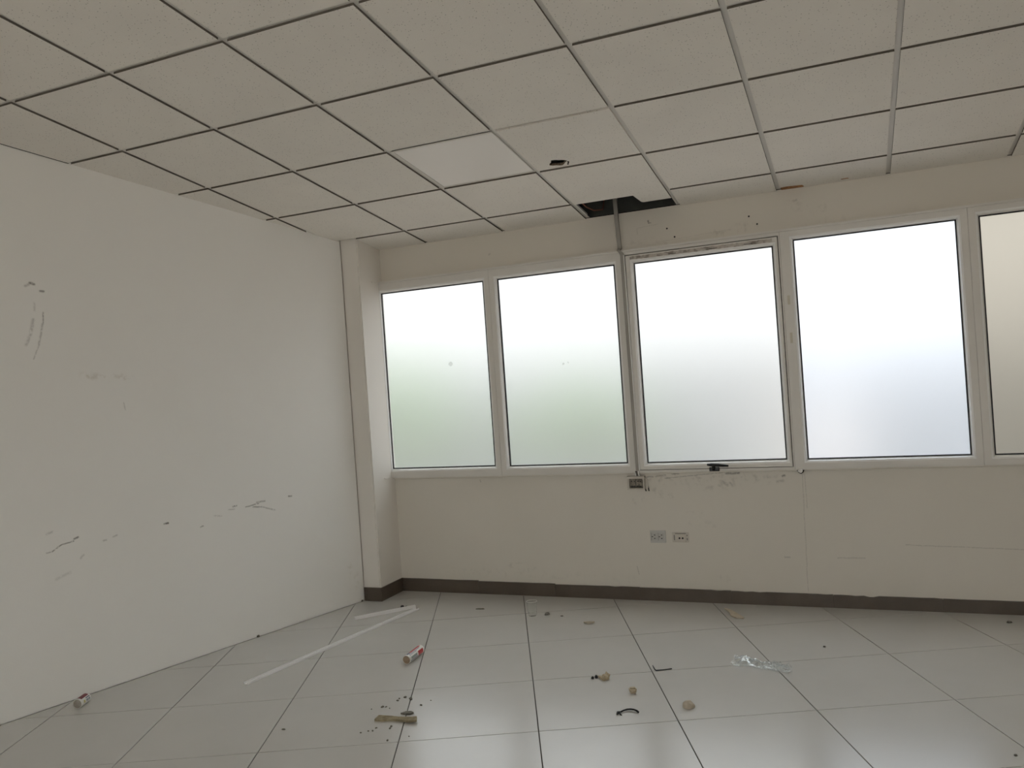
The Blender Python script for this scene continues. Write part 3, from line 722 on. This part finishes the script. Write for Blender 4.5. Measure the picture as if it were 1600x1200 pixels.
cyl_thing('caulk_tube', P, Q, .0233, 'empty white and red caulk tube lying in the middle floor, brown end facing', bands, m_cardb)
P, Q = (-.300, .957, .0235), (-.333, 1.040, .0235)
a, s_ = sgn(P, Q); a += s_*28
bands = [('red_band', DR, .014, .080, a-s_*62, a+s_*12), ('print_line', NAVY, .045, .080, a+s_*22, a+s_*34), ('yellow_letter', YEL, .020, .036, a+s_*44, a+s_*54), ('yellow_letter', YEL, .026, .032, a+s_*44, a+s_*74), ('yellow_letter', YEL, .020, .036, a+s_*66, a+s_*74),
         ('grey_print', (.25, .29, .32), .045, .062, a+s_*46, a+s_*70), ('grey_print', (.25, .29, .32), .066, .080, a+s_*46, a+s_*70)]
cyl_thing('caulk_tube', P, Q, .0233, 'short white tube with dark red band lying against the left wall', bands, m_cardg)

def lump(name, loc, size, mat, label, cat, seed=0, flat=.25, rz=0, sub=2, amp=.35, group=None, f=1.0):
    b = bmesh.new(); bmesh.ops.create_icosphere(b, subdivisions=sub, radius=1)
    for v in b.verts:
        q = v.co*f + Vector((seed*3.1, seed*1.7, seed*2.3)); v.co *= 1 + amp*noise.noise(q*1.6)
        if v.co.z < -flat: v.co.z = -flat
    b.transform(Matrix.Rotation(rz, 4, 'Z') @ Matrix.Diagonal((size[0], size[1], size[2], 1)))
    zmin = min(v.co.z for v in b.verts)
    for v in b.verts: v.co.z -= zmin - .0002
    o = link(name, b, mat); o.location = (loc[0], loc[1], 0); return tag(o, label, cat, group)
m_board = mottled('plasterboard_tan', (.36, .31, .20), (.25, .21, .13), 40, .9)
m_tan = mottled('tan_foam', (.50, .43, .31), (.42, .35, .24), 40, .9)
m_bone = mottled('pale_foam', (.56, .50, .41), (.48, .42, .33), 30, .9)
m_gcr = mottled('grey_crumb', (.20, .19, .16), (.12, .11, .09), 50, .9)

# long tan board fragment
def shard(name, pts, h, mat, label, cat, tilt=0.0, thick_end=None):
    c = Vector((sum(p[0] for p in pts)/len(pts), sum(p[1] for p in pts)/len(pts), 0))
    b = bmesh.new()
    lo = [b.verts.new((x-c.x, y-c.y, .0004 + (tilt*(x-c.x) if tilt*(x-c.x) > 0 else 0))) for x, y in pts]
    hi = [b.verts.new((x-c.x+random.uniform(-.001, .001), y-c.y+random.uniform(-.001, .001), h*random.uniform(.8, 1.1) + (tilt*(x-c.x) if tilt*(x-c.x) > 0 else 0))) for x, y in pts]
    n = len(pts); b.faces.new(lo); b.faces.new(hi[::-1])
    for k in range(n): b.faces.new((lo[k], lo[(k+1) % n], hi[(k+1) % n], hi[k]))
    bmesh.ops.triangulate(b, faces=[f for f in b.faces if len(f.verts) > 4])
    o = link(name, b, mat); o.location = c; return tag(o, label, cat)
shard('board_fragment', [(1.31,1.184),(1.307,1.226),(1.366,1.238),(1.409,1.233),(1.475,1.240),(1.495,1.248),(1.513,1.213),(1.485,1.199),(1.398,1.205),(1.343,1.187)], .011, m_board, 'long tan board fragment with ragged edges lying in the foreground', 'debris', tilt=.05)
shard('board_fragment', [(1.390,1.281),(1.402,1.306),(1.424,1.316),(1.446,1.304),(1.440,1.286),(1.415,1.279)], .007, m_gcr, 'small grey brown board fragment just behind the long tan one', 'debris')
# curled chip near the skirting: bent strip
def curl(name, pts, w, t, mat, label, cat):
    b = bmesh.new(); rings = []; P = [Vector(p) for p in pts]; c = Vector((P[0].x, P[0].y, 0))
    for i, p in enumerate(P):
        d = (P[min(i+1, len(P)-1)]-P[max(i-1, 0)]).normalized(); s = d.cross(Vector((0, 0, 1))).normalized(); n_ = s.cross(d)
        ww = w[i] if isinstance(w, (list, tuple)) else w; q = p-c
        rings.append([b.verts.new(q+s*ww), b.verts.new(q-s*ww), b.verts.new(q-s*ww+n_*t), b.verts.new(q+s*ww+n_*t)])
    for A, B in zip(rings, rings[1:]):
        for k in range(4): b.faces.new((A[k], A[(k+1) % 4], B[(k+1) % 4], B[k]))
    b.faces.new(rings[0]); b.faces.new(rings[-1][::-1])
    zm = min(v.co.z for v in b.verts)
    for v in b.verts: v.co.z -= zm-.0003
    o = link(name, b, mat); o.location = c; return tag(o, label, cat)
curl('foam_chip', [(2.585,3.135,.016),(2.612,3.105,.018),(2.635,3.075,.014),(2.655,3.045,.006),(2.685,3.015,.004),(2.712,3.006,.001)], [.004,.012,.016,.026,.024,.006], .006, m_bone, 'curled cream coloured chip near the skirting, behind the clear plastic bag', 'debris')
curl('foam_chip', [(1.800,2.760,.004),(1.826,2.772,.001),(1.862,2.768,.006)], [.012,.020,.008], .006, m_bone, 'flat pale chip on the tile to the right of the clear cup', 'debris')
lump('foam_lump', (2.188, 1.905), (.021, .019, .024), m_tan, 'tan pointed foam lump beside a black screw cap', 'debris', 3, .3, .4, amp=.75)
o = curl('foam_lump', [(2.150,1.915,.006),(2.172,1.902,.004),(2.195,1.885,.003)], [.005,.012,.016], .008, m_tan, 'thin tan flake stuck to the pointed foam lump', 'debris')
b = bmesh.new(); box(b, -.017, .017, -.014, .014, 0, .026)
bmesh.ops.bevel(b, geom=list(b.edges), offset=.006, segments=2, affect='EDGES')
for v in b.verts: v.co += Vector((noise.noise(v.co*60), noise.noise(v.co*60+Vector((5, 0, 0))), 0))*.004
o = link('foam_cube', b, m_tan); o.location = (2.363, 1.758, .0003); o.rotation_euler = (0, 0, .3); tag(o, 'small tan foam cube near the centre of the floor', 'debris')
lump('foam_dome', (2.641, 1.655), (.027, .026, .026), m_bone, 'pale domed foam lump with a dark underside, nearest the camera at right', 'debris', 8, .12, .2, sub=3, amp=.18)
lump('screw_cap', (2.139, 1.905), (.008, .008, .012), m_blk, 'tiny black screw cap beside the tan foam lump', 'debris', 2, .4)
lump('screw_cap', (2.124, 1.892), (.007, .006, .009), m_blk, 'tiny black speck left of the black screw cap', 'debris', 5, .4)
# black cable tie, curved, with its head at the left end
zt = empty('cable_tie', (2.40, 1.53, 0), label='curved black cable tie with a split end on the floor', cat='cable tie')
def zch(o): o.parent = zt; o.matrix_parent_inverse = Matrix.Translation((-2.40, -1.53, 0)); return o
b = bmesh.new(); tube(b, [(2.444,1.540,.0045),(2.434,1.549,.006),(2.420,1.556,.007),(2.405,1.558,.007),(2.390,1.553,.007),(2.376,1.540,.006),(2.366,1.520,.0045)], [.0042,.0045,.0042,.0042,.0040,.0036,.0034], 8)
zch(link('strap', b, m_blk, smooth=True))
b = bmesh.new(); tube(b, [(2.366,1.522,.005),(2.357,1.512,.006),(2.357,1.498,.004)], [.004,.006,.003], 8); tube(b, [(2.366,1.518,.004),(2.372,1.503,.003),(2.379,1.497,.0022)], [.004,.003,.002], 8)
zch(link('head', b, m_blk, smooth=True))
b = bmesh.new(); tube(b, [(2.474,2.100,.003),(2.44,2.079,.0025),(2.404,2.060,.003),(2.396,2.066,.005),(2.388,2.080,.008),(2.378,2.098,.012)], [.0025,.003,.0035,.0035,.0035,.003], 6)
tag(link('rubber_strip', b, m_blk, smooth=True), 'thin black rubber strip with a bent-up end lying along a tile joint', 'strip')
lump('black_plug', (.443, 2.903), (.014, .012, .012), m_blk, 'small black plug near the pillar behind the white strips', 'debris', 4, .3)
lump('black_plug', (.470, 2.912), (.012, .008, .007), m_blk, 'smaller black bit touching the black plug near the pillar', 'debris', 6, .3)
lump('dark_pebble', (4.096, 3.159), (.014, .010, .008), m_gcr, 'dark chip close to the skirting at the far right', 'debris', 9, .3)
lump('dark_pebble', (3.174, 2.576), (.007, .006, .005), m_gcr, 'dark speck on the tile behind and right of the plastic bag', 'debris', 10, .3)
lump('dark_pebble', (3.866, 1.480), (.006, .006, .005), m_gcr, 'dark speck at the lower right corner of the floor', 'debris', 11, .3)
lump('dark_pebble', (-.157, 2.142), (.010, .010, .010), m_gcr, 'dark crumb against the foot of the left wall', 'debris', 12, .3)
lump('dark_pebble', (.052, 3.000), (.009, .009, .009), m_gcr, 'dark crumb in the corner where the left wall meets the pillar', 'debris', 13, .3)
lump('thin_flake', (1.018, 2.943), (.030, .006, .006), m_gcr, 'thin grey flake lying on the tile left of the clear cup', 'debris', 14, .3, .2)
lump('thin_flake', (1.512, 2.893), (.016, .008, .012), m_gcr, 'grey flake just right of the clear cup', 'debris', 15, .3, .5)
lump('thin_flake', (1.616, 2.879), (.010, .005, .004), m_gcr, 'tiny flake between the clear cup and the flat pale chip', 'debris', 16, .3, .1)
lump('thin_flake', (.944, 1.005), (.010, .005, .004), m_gcr, 'tiny flake left of the long tan board fragment', 'debris', 31, .3, .1)
# crumbs scattered round the board fragment
cr = [(1.306,1.465,.010),(1.285,1.445,.007),(1.290,1.42,.008),(1.345,1.452,.014),(1.432,1.398,.007),(1.259,1.335,.010),(1.275,1.34,.006),(1.419,1.150,.009),(1.424,1.131,.008),(1.479,1.020,.008),(1.36,1.12,.006),(1.342,1.083,.006),(1.36,1.09,.007),(1.318,1.06,.006),(1.45,1.46,.005),(1.22,1.30,.005),(1.30,1.33,.005),(1.55,1.08,.005)]
src = lump('crumb', (cr[0][0], cr[0][1]), (1, .8, .55), m_gcr, 'tiny grey crumb scattered behind the long tan board fragment', 'debris', 21, .3, sub=1, amp=.5, group='crumbs behind the board fragment')
src.scale = (cr[0][2],)*3
for k, (x, y, s) in enumerate(cr[1:]):
    c = src.copy(); COL.objects.link(c); c.location = (x, y, 0); c.scale = (s*random.uniform(.8, 1.3), s*.8, s); c.rotation_euler = (0, 0, random.uniform(0, 6))
    if y < 1.2: tag(c, 'tiny grey crumb scattered in front of the long tan board fragment', 'debris', 'crumbs in front of the board fragment')

# clear disposable cup
def clear_mat(name, col, alpha_t, rough):
    m = bpy.data.materials.new(name); m.use_nodes = True; nt = m.node_tree; nt.nodes.clear()
    o = nd(nt, 'ShaderNodeOutputMaterial'); t = nd(nt, 'ShaderNodeBsdfTransparent'); t.inputs[0].default_value = (*col, 1)
    g_ = nd(nt, 'ShaderNodeBsdfGlossy'); g_.inputs['Roughness'].default_value = rough; g_.inputs['Color'].default_value = (.9, .92, .92, 1)
    lw = nd(nt, 'ShaderNodeLayerWeight'); lw.inputs[0].default_value = alpha_t
    mx = nd(nt, 'ShaderNodeMixShader'); nt.links.new(lw.outputs['Facing'], mx.inputs[0]); nt.links.new(t.outputs[0], mx.inputs[1]); nt.links.new(g_.outputs[0], mx.inputs[2])
    nt.links.new(mx.outputs[0], o.inputs[0]); return m
m_cup = clear_mat('clear_cup_plastic', (.95, .96, .95), .22, .2)
m_rim = principled('cup_rim', (.88, .88, .85), .3, Alpha=.85)[0]
cp = empty('plastic_cup', (1.424, 2.862, 0), label='clear disposable plastic cup standing on the floor below the windows', cat='cup')
b = bmesh.new(); n = 32; prof = [(0, .002), (.024, .001), (.026, .004), (.0275, .03), (.029, .031), (.033, .092)]
rings = []
for r, z in prof:
    rings.append([b.verts.new((0, 0, z))] if r == 0 else [b.verts.new((r*math.cos(2*math.pi*k/n), r*math.sin(2*math.pi*k/n), z)) for k in range(n)])
for A, B in zip(rings, rings[1:]):
    for k in range(n):
        b.faces.new((A[0], B[k], B[(k+1) % n]) if len(A) == 1 else (A[k], A[(k+1) % n], B[(k+1) % n], B[k]))
o = link('cup_wall', b, m_cup, cp, smooth=True)
b = bmesh.new(); tube(b, [(.0335*math.cos(2*math.pi*k/n), .0335*math.sin(2*math.pi*k/n), .092) for k in range(n+1)], .0017, 6)
link('rim', b, m_rim, cp, smooth=True)

# crumpled clear plastic bag
m_film = clear_mat('clear_film', (.95, .96, .965), .40, .12)
b = bmesh.new(); NX, NY = 54, 22
A_, B_ = Vector((2.760, 2.285)), Vector((3.035, 2.175)); dd = (B_-A_); LL = dd.length; dd.normalize(); ss = Vector((-dd.y, dd.x))
cc = (A_+B_)/2
def bagpt(u, v, side):
    w = .062*(1-.25*u)*(.75+.5*abs(math.sin(6*u+1)))*(.55+.45*math.sin(math.pi*min(1, u*1.6+.12)))
    p = A_ + dd*(u*LL) + ss*(w*(v*2-1)) - cc
    q = Vector((u*9, v*4, side*2.3))
    h = .004 + .030*(math.sin(math.pi*v)**.7)*(.35+.65*abs(noise.noise(q)*1.8))*(1 if side else .12)
    jit = Vector((noise.noise(q*2.1), noise.noise(q*2.3+Vector((9, 9, 9)))))*.010
    ridge = abs(noise.noise(q*2.6+Vector((4, 2, 1))))*.016*(1 if side else 0)*math.sin(math.pi*v)
    return (p.x+jit.x, p.y+jit.y, .0006 + max(0, h+ridge-.003))
for side in (0, 1):
    G_ = [[b.verts.new(bagpt(i/NX, j/NY, side)) for j in range(NY+1)] for i in range(NX+1)]
    for i in range(NX):
        for j in range(NY): b.faces.new((G_[i][j], G_[i+1][j], G_[i+1][j+1], G_[i][j+1]))
o = link('plastic_bag', b, m_film); o.location = (cc.x, cc.y, 0)
tag(o, 'crumpled clear plastic bag lying on the floor tiles at right of centre', 'plastic bag')

# ------------------------------------------------------------------ outdoors, seen only as a blur through the frosted panes
m_gnd = mottled('outside_paving', (.44, .355, .295), (.40, .325, .27), .3, .9)
m_ren = mottled('outside_render', (.30, .315, .33), (.27, .28, .29), .5, .9)
m_roof = mottled('outside_roof_tiles', (.24, .235, .235), (.20, .195, .195), 2, .9)
m_leaf = mottled('outside_foliage', (.12, .20, .07), (.07, .13, .04), 1.5, .8)
m_bark = principled('outside_bark', (.12, .09, .06), .9)[0]
b = bbox(-60, 60, -60, 90, -3.4, -3.2); link('ground', b, m_gnd, kind='structure')
def house(cx, cy, w, d, h, label, rz=0):
    r = empty('neighbour_house', (cx, cy, -3.2), label=label, cat='house')
    b = bbox(-w/2, w/2, -d/2, d/2, 0, h); link('wall', b, m_ren, r)
    b = bmesh.new(); prism(b, [(-d/2-.3, h), (d/2+.3, h), (0, h+.9)], lambda y, z, q: (q, y, z), -w/2-.3, w/2+.3); link('roof', b, m_roof, r)
    for k in range(int(w//2.5)):
        b = bbox(-w/2+.8+k*2.5, -w/2+1.8+k*2.5, -d/2-.05, -d/2+.02, 1.6, 2.8); link('window', b, m_dark, r)
    r.rotation_euler = (0, 0, rz)
house(-6, 20, 16, 6, 4.6, 'house with tiled roof beyond the left windows')
house(10, 21, 13, 6, 4.2, 'house with tiled roof beyond the right windows', -.1)
def tree(cx, cy, h, r, seed, label):
    e = empty('tree', (cx, cy, -3.2), label=label, cat='tree')
    b = bmesh.new(); tube(b, [(0, 0, 0), (.1, 0, h*.4), (0, .1, h*.7)], [.25, .18, .1], 8); link('trunk', b, m_bark, e)
    b = bmesh.new(); rnd = random.Random(seed)
    for k in range(9):
        p = Vector((rnd.uniform(-1, 1)*r*.6, rnd.uniform(-1, 1)*r*.6, h*.72+rnd.uniform(-1, 1)*r*.5)); q = bmesh.ops.create_icosphere(b, subdivisions=2, radius=r*rnd.uniform(.4, .6), matrix=Matrix.Translation(p))
        for v in q['verts']: v.co += (v.co-p)*noise.noise(v.co*1.5)*.5
    link('crown', b, m_leaf, e)
tree(-5.5, 14, 5.6, 1.7, 1, 'green tree beyond the leftmost window')
tree(-1.6, 13.5, 5.3, 1.3, 2, 'green tree beyond the second window')
tree(-10.5, 13.0, 6.2, 1.9, 3, 'green tree farthest left outside')
